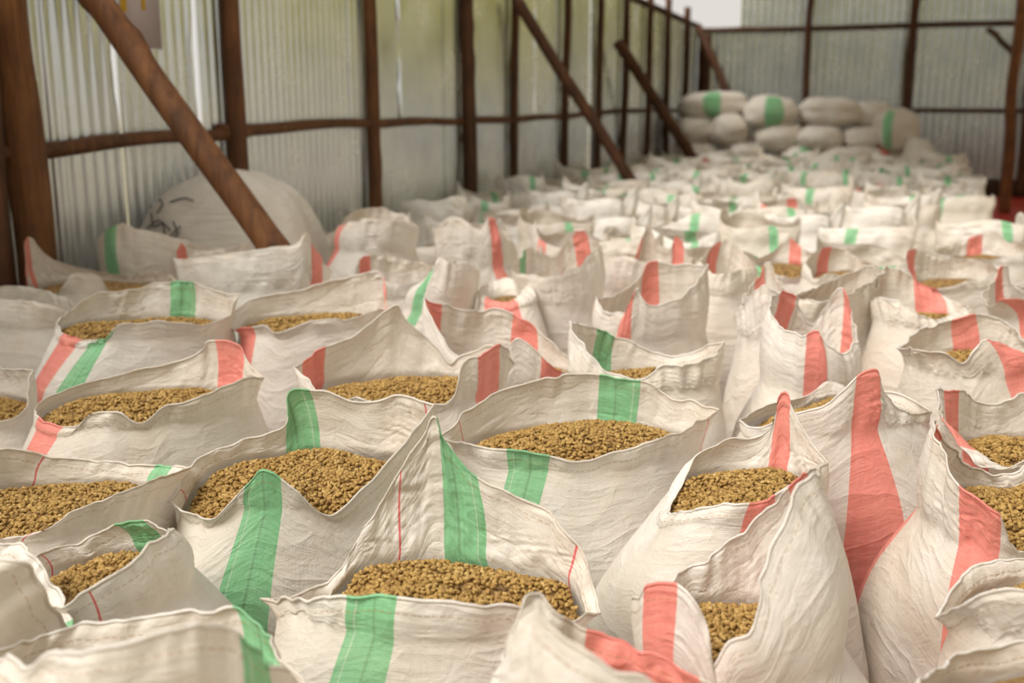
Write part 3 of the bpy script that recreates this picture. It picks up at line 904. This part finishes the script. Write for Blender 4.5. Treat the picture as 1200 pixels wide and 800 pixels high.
sack(4.25, 1110, .27, .2, 0, 328, (1062, 310), (1172, 318),
     [(1066, 293), (1090, 297), (1122, 303), (1152, 305)], [(1074, 328), (1100, 337), (1130, 331), (1152, 325)],
     [('b', .05, .34, 'r'), ('f', .05, .4, 'r')], 'open sack of beans with a coral square at its left back corner')
sack(3.52, 1212, .25, .2, 0, 364, (1150, 348), (1256, 348),
     [(1165, 328), (1177, 311), (1187, 335), (1215, 330)], [(1162, 360), (1178, 350), (1200, 352), (1230, 358)],
     [('b', .22, .42, 'r'), ('f', .24, .44, 'r')], 'sack at the right edge with an upright coral tip')
sack(5.0, 1155, .27, .2, 0, 300, (1092, 292), (1205, 286),
     [(1120, 286), (1143, 276), (1163, 271), (1182, 283)], [(1110, 300), (1150, 304), (1190, 298)],
     [('b', .38, .66, 'r')], 'low sack near the red tarpaulin with a coral square')
sack(4.12, 990, .26, .2, 0, 319, (944, 306), (1037, 316),
     [(964, 290), (986, 291), (1010, 304)], [(956, 326), (975, 320), (1010, 330), (1030, 320)],
     [('b', .24, .52, 'r')], 'small-looking open sack with a coral square above a slit of beans')
sack(4.62, 915, .23, .2, 0, 306, (880, 305), (958, 300), [(905, 295), (925, 279), (940, 290)], [(900, 318), (930, 325), (948, 315)],
     [('b', .5, .8, 'r'), ('f', .1, .25, 'g')], 'sack with a leaning coral tip behind the twisted collar')
sack(3.62, 990, .27, .2, 8, 372, (926, 348), (1036, 318), [(960, 335), (990, 322), (1015, 311)], [(950, 352), (985, 346), (1012, 336)],
     [], 'plain grey-white sack directly behind the twisted collar')
sack(3.45, 885, .22, .21, 0, 382, (864, 368), (928, 350), [(880, 335), (899, 308), (910, 325)], [(875, 352), (892, 336), (910, 342)],
     [('b', .3, .62, 'r')], 'tall full sack with a sharp coral crest right of the large upright sack')
sack(4.15, 845, .22, .2, 0, 332, (820, 306), (886, 312), [(838, 285), (856, 282), (872, 298)], [(832, 318), (850, 321), (870, 316)],
     [('b', .22, .55, 'r')], 'small sack with a coral tip above the sharp coral crest')
sack(4.1, 125, .30, .21, -8, 330, (28, 283), (218, 336), [(36, 277), (62, 302), (105, 316), (150, 322), (190, 318)],
     [(34, 328), (62, 345), (85, 322), (115, 322), (135, 345), (180, 346)],
     [('b', .0, .06, 'r'), ('f', .02, .2, 'r')], 'sack at the left with a sharp red-tipped corner sweeping down to the right')
sack(4.55, 186, .24, .19, 0, 322, (116, 290), (242, 290), [(150, 268), (190, 278), (222, 284)], [(124, 270), (140, 262), (156, 264), (190, 275), (226, 283)],
     [('f', .17, .36, 'g')], 'sack with one green stripe in front of the big closed bag')
sack(4.0, 296, .29, .2, 0, 328, (204, 302), (388, 318), [(212, 284), (226, 292), (262, 291), (300, 283), (335, 287)],
     [(225, 302), (260, 297), (310, 291), (345, 284), (358, 274), (372, 298)],
     [('f', .76, .93, 'r'), ('b', .04, .16, 'r')], 'closed-fronted sack at the foot of the thick slanting brace')
sack(3.72, 38, .31, .23, 0, 366, (-45, 355), (118, 382), [(0, 336), (40, 338), (82, 352)], [(-10, 350), (40, 352), (82, 364)],
     [], 'smooth full white sack at the left edge without stripes')
sack(5.0, 443, .26, .23, 0, 286, (398, 264), (490, 266), [(418, 246), (440, 243), (470, 250)], [(412, 260), (440, 256), (470, 260)],
     [('f', .0, .14, 'r')], 'rounded full sack right of the big closed bag')
sack(4.45, 478, .26, .19, 0, 338, (416, 320), (520, 312), [(426, 302), (450, 299), (484, 305)], [(440, 326), (470, 332), (502, 326)],
     [('b', .08, .36, 'r')], 'low slumped sack with a coral corner above the long coral stripe sack')
sack(3.98, 532, .22, .2, 0, 354, (500, 334), (563, 320), [(510, 316), (526, 307), (546, 307)], [(506, 318), (516, 302), (530, 309), (552, 309)],
     [('f', .18, .42, 'g')], 'small full sack with a crooked green stripe on its front')
sack(5.05, 556, .25, .21, 0, 302, (510, 276), (602, 285), [(530, 264), (560, 263), (582, 262)], [(518, 258), (536, 254), (562, 268), (575, 254), (590, 274)],
     [('f', .58, .74, 'r'), ('b', .0, .14, 'r')], 'pale upright sack with a thin coral stripe near its right corner')
sack(4.0, 598, .19, .18, 0, 345, (560, 338), (622, 332), [(578, 329), (596, 326)], [(575, 350), (598, 352)],
     [('f', .1, .75, 'r')], 'low sack with a coral band between the green-striped and tall narrow sacks')

def zat(py, Y): return at(600, py, Y)[2]
def hero_rim(h, U):
    half = U//2
    sy = math.sin(h['yaw'])*h['a']
    YL, YR = h['Y0']-sy, h['Y0']+sy
    L = at(*h['L'], YL); Rp = at(*h['R'], YR)
    loops = []
    for side, pts in ((1, h['back']), (-1, h['front'])):
        allp = [h['L']]+list(pts)+[h['R']]
        x = np.array([p[0] for p in allp], float)
        d = np.concatenate([[0], np.cumsum(np.hypot(np.diff(x), .5*np.diff([p[1] for p in allp])))]); d /= d[-1]
        P3 = [L]
        for p, s_ in list(zip(allp, d))[1:-1]:
            dy = side*h['b']*(.92 if side > 0 else .95)*math.sin(math.pi*s_)**.55
            Y = YL+(YR-YL)*s_+dy
            if len(p) > 2: Y = h['Y0']+p[2]
            P3.append(at(p[0], p[1], Y))
        P3.append(Rp)
        loops.append(catmull(P3, half+1))
    back, front = loops
    return np.concatenate([back[:-1], front[::-1][:-1]])

def reach(h, dx, dy):
    """half extent of a sack body in a plan direction"""
    c, s_ = math.cos(h['yaw']), math.sin(h['yaw'])
    u, w = abs(c*dx+s_*dy)/h['a'], abs(-s_*dx+c*dy)/h['b']
    return h.get('grow', 1.12)*(u**2.9+w**2.9)**(-1/2.9)
for h in H:
    zc = h['Y0']*CP+(CAMZ-.75)*SP
    h['cx'] = h['ox'] = (h['px0']-600)/F*zc; h['cy'] = h['oy'] = h['Y0']
for it in range(60):                                     # neighbours press each other apart
    for i, h in enumerate(H):
        for g in H[:i]:
            dx, dy = h['cx']-g['cx'], h['cy']-g['cy']; d = math.hypot(dx, dy)
            if d > .75: continue
            dx /= d; dy /= d
            ov = reach(h, dx, dy)+reach(g, dx, dy)-d
            if ov > 0:
                for o_, sg in ((h, 1), (g, -1)):
                    o_['cx'] += sg*dx*ov*.25; o_['cy'] += sg*dy*ov*.25
    for h in H:
        h['cx'] += .04*(h['ox']-h['cx']); h['cy'] += .04*(h['oy']-h['cy'])
        if it > 25:
            for g in H:
                if g is h: continue
                dx, dy = h['cx']-g['cx'], h['cy']-g['cy']; d = math.hypot(dx, dy)
                if d < .75 and reach(h, dx/d, dy/d)+reach(g, dx/d, dy/d) > d+.01:
                    h['a'] = max(h['a']*.996, .17); h['b'] = max(h['b']*.996, .15)
heroT = []
for i, h in enumerate(H):
    zf = zat(h['fp'], h['Y0'])-h['dome']*.7
    h['zf'] = min(max(zf, .62), .92)
    rim = hero_rim(h, HU)
    per = np.arange(HU)/HU*2*math.pi
    jit = lambda f, o_: fbm(np.stack([np.cos(per)*f+o_, np.sin(per)*f+o_, 0*per+i*1.7], -1), 2)
    near = min(1.0, (rim[:, 2].mean()-h['zf'])/.08)
    rim += np.stack([.010*jit(4.5, 1), .010*jit(4.5, 9), .006*jit(5, 5)], -1)*near
    # a collar never dips far under the filling line
    rim[:, 2] = np.maximum(rim[:, 2], h['zf']-.035)
    heroT.append(sack_target(h['cx'], h['cy'], h['yaw'], h['a'], h['b'], h['zf'], rim, HU, HV, HB, i))
heroP = simulate(np.array(heroT), HB, iters=100, seed=4)

for i, h in enumerate(H):
    P = heroP[i].astype(float)
    base = np.array([h['cx'], h['cy'], 0.0])
    root = empty('open_sack', base)
    tag(root, h['label'], 'sack', 'white woven sacks of coffee beans')
    cloth_parts(P, h['st'], h['th'], root, base, hem=h['Y0'] < 3.7)
    ring = P[HB-1]
    heap = heap_surface(ring[::2], h['dome'], i)
    dens = 21000 if h['Y0'] < 2.9 else (12000 if h['Y0'] < 3.7 else 0)
    if h['label'].startswith(('closed pale', 'smooth', 'pale sack rim', 'folded')): dens = 0
    make_beans(heap, root, base, i, dens, .0122 if h['Y0'] < 2.9 else .014)

# ---- the rest of the block of sacks: a few patterns, each repeated and turned
FU, FV, FB = 72, 26, 12
def random_rim(r, a, b, zf, U):
    half = U//2
    th = np.concatenate([math.pi*(1-np.arange(half)/half), -math.pi*np.arange(half)/half])
    f = np.zeros(U)
    for k in range(1, 6): f += r.normal(0, 1/k**.8)*np.cos(k*th+r.rand()*6.28)
    f = f/np.abs(f).max()
    hgt = .115+.04*f
    for c in (0, half):                               # flat-bag corners stand up
        d = np.minimum(np.abs(np.arange(U)-c), U-np.abs(np.arange(U)-c))
        hgt += r.uniform(.01, .075)*np.exp(-(d/(U*.06))**2)
    k = r.uniform(.75, 1.0); kb = r.uniform(.15, .75)
    wob = 1+.10*np.sin(3*th+r.rand()*6)+.08*np.sin(5*th+r.rand()*6)
    x = a*k*np.cos(th)*wob; y = b*kb*np.sin(th)*wob
    return np.stack([x, y, zf+np.maximum(hgt, .015)], -1)
NVAR = 14
varT = []; varS = []; varD = []
for v in range(NVAR):
    r = np.random.RandomState(200+v)
    a, b, zf = r.uniform(.25, .268), r.uniform(.195, .212), r.uniform(.68, .76)
    varD.append((a, b))
    rim = random_rim(r, a, b, zf, FU)
    varT.append(sack_target(0, 0, 0, a, b, zf, rim, FU, FV, FB, 300+v))
    cc = 'r' if v in (3, 8) else 'g'
    f0 = r.uniform(.15, .6); b0 = r.uniform(.15, .6)
    st = [('f', f0, f0+.085, cc), ('b', b0, b0+.085, cc)]
    if v % 2: st = st[v % 4 == 1:][:1]
    varS.append((st, cc))
varP = simulate(np.array(varT), FB, iters=70, seed=9, amp=1.1)
protos = []
for v in range(NVAR):
    root = empty('open_sack', (0, 0, -50))
    cloth_parts(varP[v].astype(float), varS[v][0], (), root, np.zeros(3), hem=False)
    heap = heap_surface(varP[v].astype(float)[FB-1][::2], .03, v, rings=7)
    make_beans(heap, root, np.zeros(3), v, 0)
    protos.append(root)
def copy_tree(o, parent=None):
    c = o.copy(); C.objects.link(c); c.parent = parent
    for ch in list(o.children): copy_tree(ch, c)
    return c
ORD = ['first', 'second', 'third', 'fourth', 'fifth', 'sixth', 'seventh', 'eighth', 'ninth']
MARK = [(2.0, 'the thick squared post'), (5.0, 'the dark post behind the brace'), (6.6, 'the post right of the bulk bag'), (8.4, 'the knotted wall post'),
        (9.7, 'the middle brace post'), (11.4, 'the post the middle brace crosses'), (12.9, 'the post below the middle brace'), (14.3, 'the far brace post')]
def far_label(cc, row_s, idx):
    col = 'green' if cc == 'g' else 'coral'
    m = max(i for i, (a_, _) in enumerate(MARK) if a_ <= row_s)
    k_ = int(round((row_s-MARK[m][0])/.485))
    where = 'level with' if k_ == 0 else ('one row beyond' if k_ == 1 else f"{['', '', 'two', 'three', 'four', 'five', 'six', 'seven'][min(k_, 7)]} rows beyond")
    return f'{col}-striped sack, {ORD[idx]} from the wall, {where} {MARK[m][1]}'
taken = list(H)+[dict(cx=-1.34, cy=5.12, yaw=0, a=.42, b=.34)]
used = set(); nfar = 0
far = []
s_ = 3.2; row = 0
while s_ < 15.4:
    q_ = .42+(row % 2)*.2
    while q_ < 4.55:
        ss, qq = s_+rs.uniform(-.025, .025), q_+rs.uniform(-.025, .025)
        p = bq(ss, qq)
        px = 600+F*p[0]/(p[1]*CP+.8*SP)
        ok = p[1] > 3.9 and -60 < px < 1290
        if p[1] > 6.0 and px > 1122: ok = False
        me_ = dict(yaw=-WYAW, a=.25, b=.195)
        for g in taken:
            dx, dy = p[0]-g['cx'], p[1]-g['cy']; d = math.hypot(dx, dy)
            if d < 1.0 and reach(me_, dx/d, dy/d)+reach(g, dx/d, dy/d) > d+.12: ok = False
        if ok:
            v = rs.randint(NVAR)
            if p[1] > 8 and varS[v][1] == 'r' and rs.rand() < .7: v = (v+1) % NVAR
            far.append(dict(cx=p[0], cy=p[1], yaw=-WYAW+rs.uniform(-.10, .10), a=varD[v][0], b=varD[v][1], v=v, k=rs.uniform(.97, 1.03), flip=rs.rand() < .5,
                            zs=rs.uniform(.96, 1.1), lab=far_label(varS[v][1], s_, int((q_-.42)/.59+.01))))
        q_ += .59
    s_ += .485; row += 1
for f_ in far: f_['a'] *= f_['k']; f_['b'] *= f_['k']
fixed = [g for g in taken if g['cy'] > 3.4]
for it in range(45):
    for i, h in enumerate(far):
        for g in far[:i]+fixed:
            dx, dy = h['cx']-g['cx'], h['cy']-g['cy']
            if abs(dx) > .8 or abs(dy) > .8: continue
            d = math.hypot(dx, dy)+1e-6; dx /= d; dy /= d
            ov = reach(h, dx, dy)+reach(g, dx, dy)-d
            if ov > 0:
                mv = .25 if 'k' in g else .5
                h['cx'] += dx*ov*mv; h['cy'] += dy*ov*mv
                if 'k' in g: g['cx'] -= dx*ov*mv; g['cy'] -= dy*ov*mv
                if it > 15 and h['k'] > .86:
                    h['k'] *= .995; h['a'] *= .995; h['b'] *= .995
        qn = h['cx']*WN[0]+h['cy']*WN[1]+WALLD
        if qn < .42: h['cx'] += WN[0]*(.42-qn); h['cy'] += WN[1]*(.42-qn)
for h in far:
    v = h['v']
    if v not in used: o = protos[v]; used.add(v)
    else: o = copy_tree(protos[v])
    o.location = (h['cx'], h['cy'], 0)
    o.rotation_euler = (0, 0, h['yaw']+(math.pi if h['flip'] else 0))
    o.scale = (h['k'], h['k'], h['zs'])
    tag(o, h['lab'], 'sack', 'open white sacks in the rows behind')
    nfar += 1
for v in range(NVAR):
    if v not in used:
        for ch in list(protos[v].children): bpy.data.objects.remove(ch, do_unlink=True)
        bpy.data.objects.remove(protos[v], do_unlink=True)
print('far sacks', nfar)

# ---- big closed bulk bag behind the thick brace
def pillow(name, loc, rz, lx, ly, lz, seed, mat='cloth', e=2.6, lump=.05, U=56, V=26, sag=.0):
    th = np.linspace(0, 2*math.pi, U, endpoint=False); ph = np.linspace(-math.pi/2+.001, math.pi/2-.001, V)
    sp = lambda w, k: np.sign(w)*np.abs(w)**(2/k)
    X = sp(np.cos(ph), e)[:, None]*sp(np.cos(th), e+.6)[None]*lx
    Y = sp(np.cos(ph), e)[:, None]*sp(np.sin(th), e+.6)[None]*ly
    Z = (sp(np.sin(ph), 2.2)[:, None]+0*th[None])*lz
    P = np.stack([X, Y, Z], -1)
    d = P/np.array([lx, ly, lz])
    P = P*(1+lump*fbm(d*1.7+seed*2.7, 3)[..., None])
    P = P*(1+.25*lump*fbm(d*6+seed, 2)[..., None])
    P[..., 2] -= P[..., 2].min()
    uv = np.stack([np.broadcast_to(th/(2*math.pi)*2*(lx+ly)*1.6, (V, U)), np.broadcast_to((ph*lz*1.4)[:, None], (V, U))], -1)
    return P, uv
def sack_pillow(root, name, P, uv, mat='cloth'):
    V, U, _ = P.shape
    return mesh_obj(name, P.reshape(-1, 3), grid_faces(U, V), mat, root, uvs=uv.reshape(-1, 2),
                    attrs={'rim_distance': np.full(U*V, 1.0), 'thread_distance': np.full(U*V, 9.0)})
bb = empty('bulk_bag', (-1.34, 5.12, 0), R(-8))
tag(bb, 'big closed white bulk bag with black scribbles behind the thick slanting brace', 'bag')
P, uv = pillow('bag', None, 0, .46, .36, .63, 3, e=2.5, lump=.03, U=80, V=44)
P[..., 2] *= 1.27/P[..., 2].max()
sack_pillow(bb, 'bag_body', P, uv, 'bulk')
Pf = P[:, :, :]
def on_bag(x, z, off=.014):
    m = (P[..., 1] < 0)
    d = (P[..., 0]-x)**2+(P[..., 2]-z)**2+np.where(m, 0, 9)
    i = np.argsort(d.ravel())[:4]; w = 1/(d.ravel()[i]+1e-6)
    y = (P[..., 1].ravel()[i]*w).sum()/w.sum()
    return (x, y-off, z)
def tube(name, pts, r, mat, parent, k=6):
    pts = np.asarray(pts, float); n = len(pts)
    t = np.gradient(pts, axis=0); t /= np.linalg.norm(t, axis=1, keepdims=True)+1e-9
    a = np.cross(t, [.3, 1, .2]); a /= np.linalg.norm(a, axis=1, keepdims=True)+1e-9; b = np.cross(t, a)
    an = np.arange(k)/k*2*math.pi
    V_ = pts[:, None]+r*(np.cos(an)[None, :, None]*a[:, None]+np.sin(an)[None, :, None]*b[:, None])
    return mesh_obj(name, V_.reshape(-1, 3), grid_faces(k, n), mat, parent)
for stroke in ([(-.36, 1.10), (-.30, 1.07), (-.26, 1.02), (-.22, 1.04), (-.20, .99)], [(-.31, 1.01), (-.24, 1.05), (-.17, 1.01)],
               [(-.20, 1.13), (-.13, 1.15), (-.08, 1.14)], [(-.16, 1.05), (-.13, .99), (-.17, .98), (-.12, 1.03)], [(-.28, 1.14), (-.24, 1.12), (-.26, 1.08)]):
    pts = catmull([on_bag(x, z) for x, z in stroke], 14)
    tube('marker_scribble', pts, .0032, 'ink', bb)

# ---- stack of closed sacks before the back wall
stack = [  # px, py of the middle of the visible end, width px, height px, depth, stripe, label
    (965, 191, 0, 0, 0, None, '')][:0]
def closed_sack(px, py_bot, wpx, hpx, Y, label, stripe=None, rz=0.0, deep=.36, seed=0, lift=None):
    pb_ = at(px, py_bot, Y)
    zc = Y*CP+(CAMZ-pb_[2])*SP
    w = wpx/F*zc/2*.99; hh = hpx/F*zc/2
    o = empty('closed_sack', (pb_[0], Y+deep*.5, pb_[2]), rz)
    tag(o, label, 'sack', 'closed sacks stacked before the back wall')
    P, uv = pillow('c', None, 0, w*1.04, deep, hh, seed, e=2.9, lump=.10, U=40, V=20)
    P[..., 2] *= 2*hh*1.06/P[..., 2].max()
    sack_pillow(o, 'sack_cloth', P, uv, 'cloth')
    if stripe:
        cc, x0, x1 = stripe
        d = P/np.array([w*1.04, deep, 1])
        th0, th1 = x0, x1
        U = 40; i0, i1 = int(th0*U), int(th1*U)
        Q = P[3:17, i0:i1+1].copy(); cen = np.array([0, 0, hh])
        Q = cen+(Q-cen)*1.012
        n = i1-i0+1
        so = mesh_obj('woven_stripe', Q.reshape(-1, 3), grid_faces(n, 14, closed=False), cc, o, uvs=uv[3:17, i0:i1+1].reshape(-1, 2),
                      attrs={'rim_distance': np.full(n*14, 1.0), 'thread_distance': np.full(n*14, 9.0)})
        so['label'] = 'green woven stripe' if cc == 'g' else 'coral red woven stripe'
    return o
Yst = 16.4
cs = [
    # bottom tiers (mostly hidden)
    (842, 252, 76, 30, 17.0, 'bottom closed sack at the left of the stack before the back wall', None),
    (925, 250, 66, 30, 16.4, 'bottom closed sack in the middle of the stack before the back wall', None),
    (1000, 250, 84, 30, 16.2, 'bottom closed sack at the right of the stack before the back wall', None),
    (842, 224, 76, 30, 17.0, 'low closed sack at the left of the stack, one above the bottom', None),
    (925, 222, 66, 30, 16.4, 'low closed sack in the middle of the stack, one above the bottom', None),
    (1000, 222, 84, 30, 16.2, 'low closed sack at the right of the stack, one above the bottom', None),
    (818, 196, 46, 30, 17.0, 'dim closed sack at the left foot of the stack', None),
    (872, 196, 46, 30, 16.6, 'closed sack third tier left of the stack', None),
    (940, 198, 46, 26, 16.4, 'closed sack in the third tier below two plump pillow-like sacks', ('g', .73, .79)),
    (1000, 200, 84, 28, 16.2, 'long closed sack with a coral corner low in the stack', ('r', .84, .92)),
    (816, 170, 46, 32, 17.0, 'shadowed closed sack at the left of the stack under the broad one', None),
    (856, 172, 40, 36, 16.6, 'upright leaning closed sack left of the stack middle', None),
    (916, 178, 58, 34, 16.5, 'dim closed sack beside the two plump pillow-like sacks', None),
    (962, 178, 50, 30, 16.3, 'left one of two plump pillow-like closed sacks', None),
    (1012, 178, 49, 29, 16.3, 'right one of two plump pillow-like closed sacks', None),
    (840, 139, 78, 30, 17.0, 'broad closed sack on top at the left end of the stack with a green band', ('g', .70, .76)),
    (906, 150, 62, 36, 16.5, 'slumped closed sack on top of the stack with green stripe', ('g', .73, .79)),
    (974, 150, 70, 34, 16.4, 'brightest closed sack on top of the stack middle', None),
    (1022, 150, 46, 30, 16.5, 'small bright closed sack on top at the right of the stack', None),
]
for i, (px, pyb, w, hh, Y, lab, stp) in enumerate(cs):
    closed_sack(px, pyb, w, hh, Y, lab, stp, rz=rs.uniform(-.12, .12), seed=i+20)
closed_sack(1052, 178, 48, 48, 16.0, 'tall sack leaning at the right end of the stack with green stripe', ('g', .62, .72), seed=60, deep=.3)
closed_sack(1052, 232, 52, 60, 16.2, 'supporting sack under the right end of the stack', None, seed=61, deep=.3)
closed_sack(1076, 232, 36, 66, 15.7, 'outermost pinkish white sack standing at the right end of the stack', None, seed=62, deep=.25)
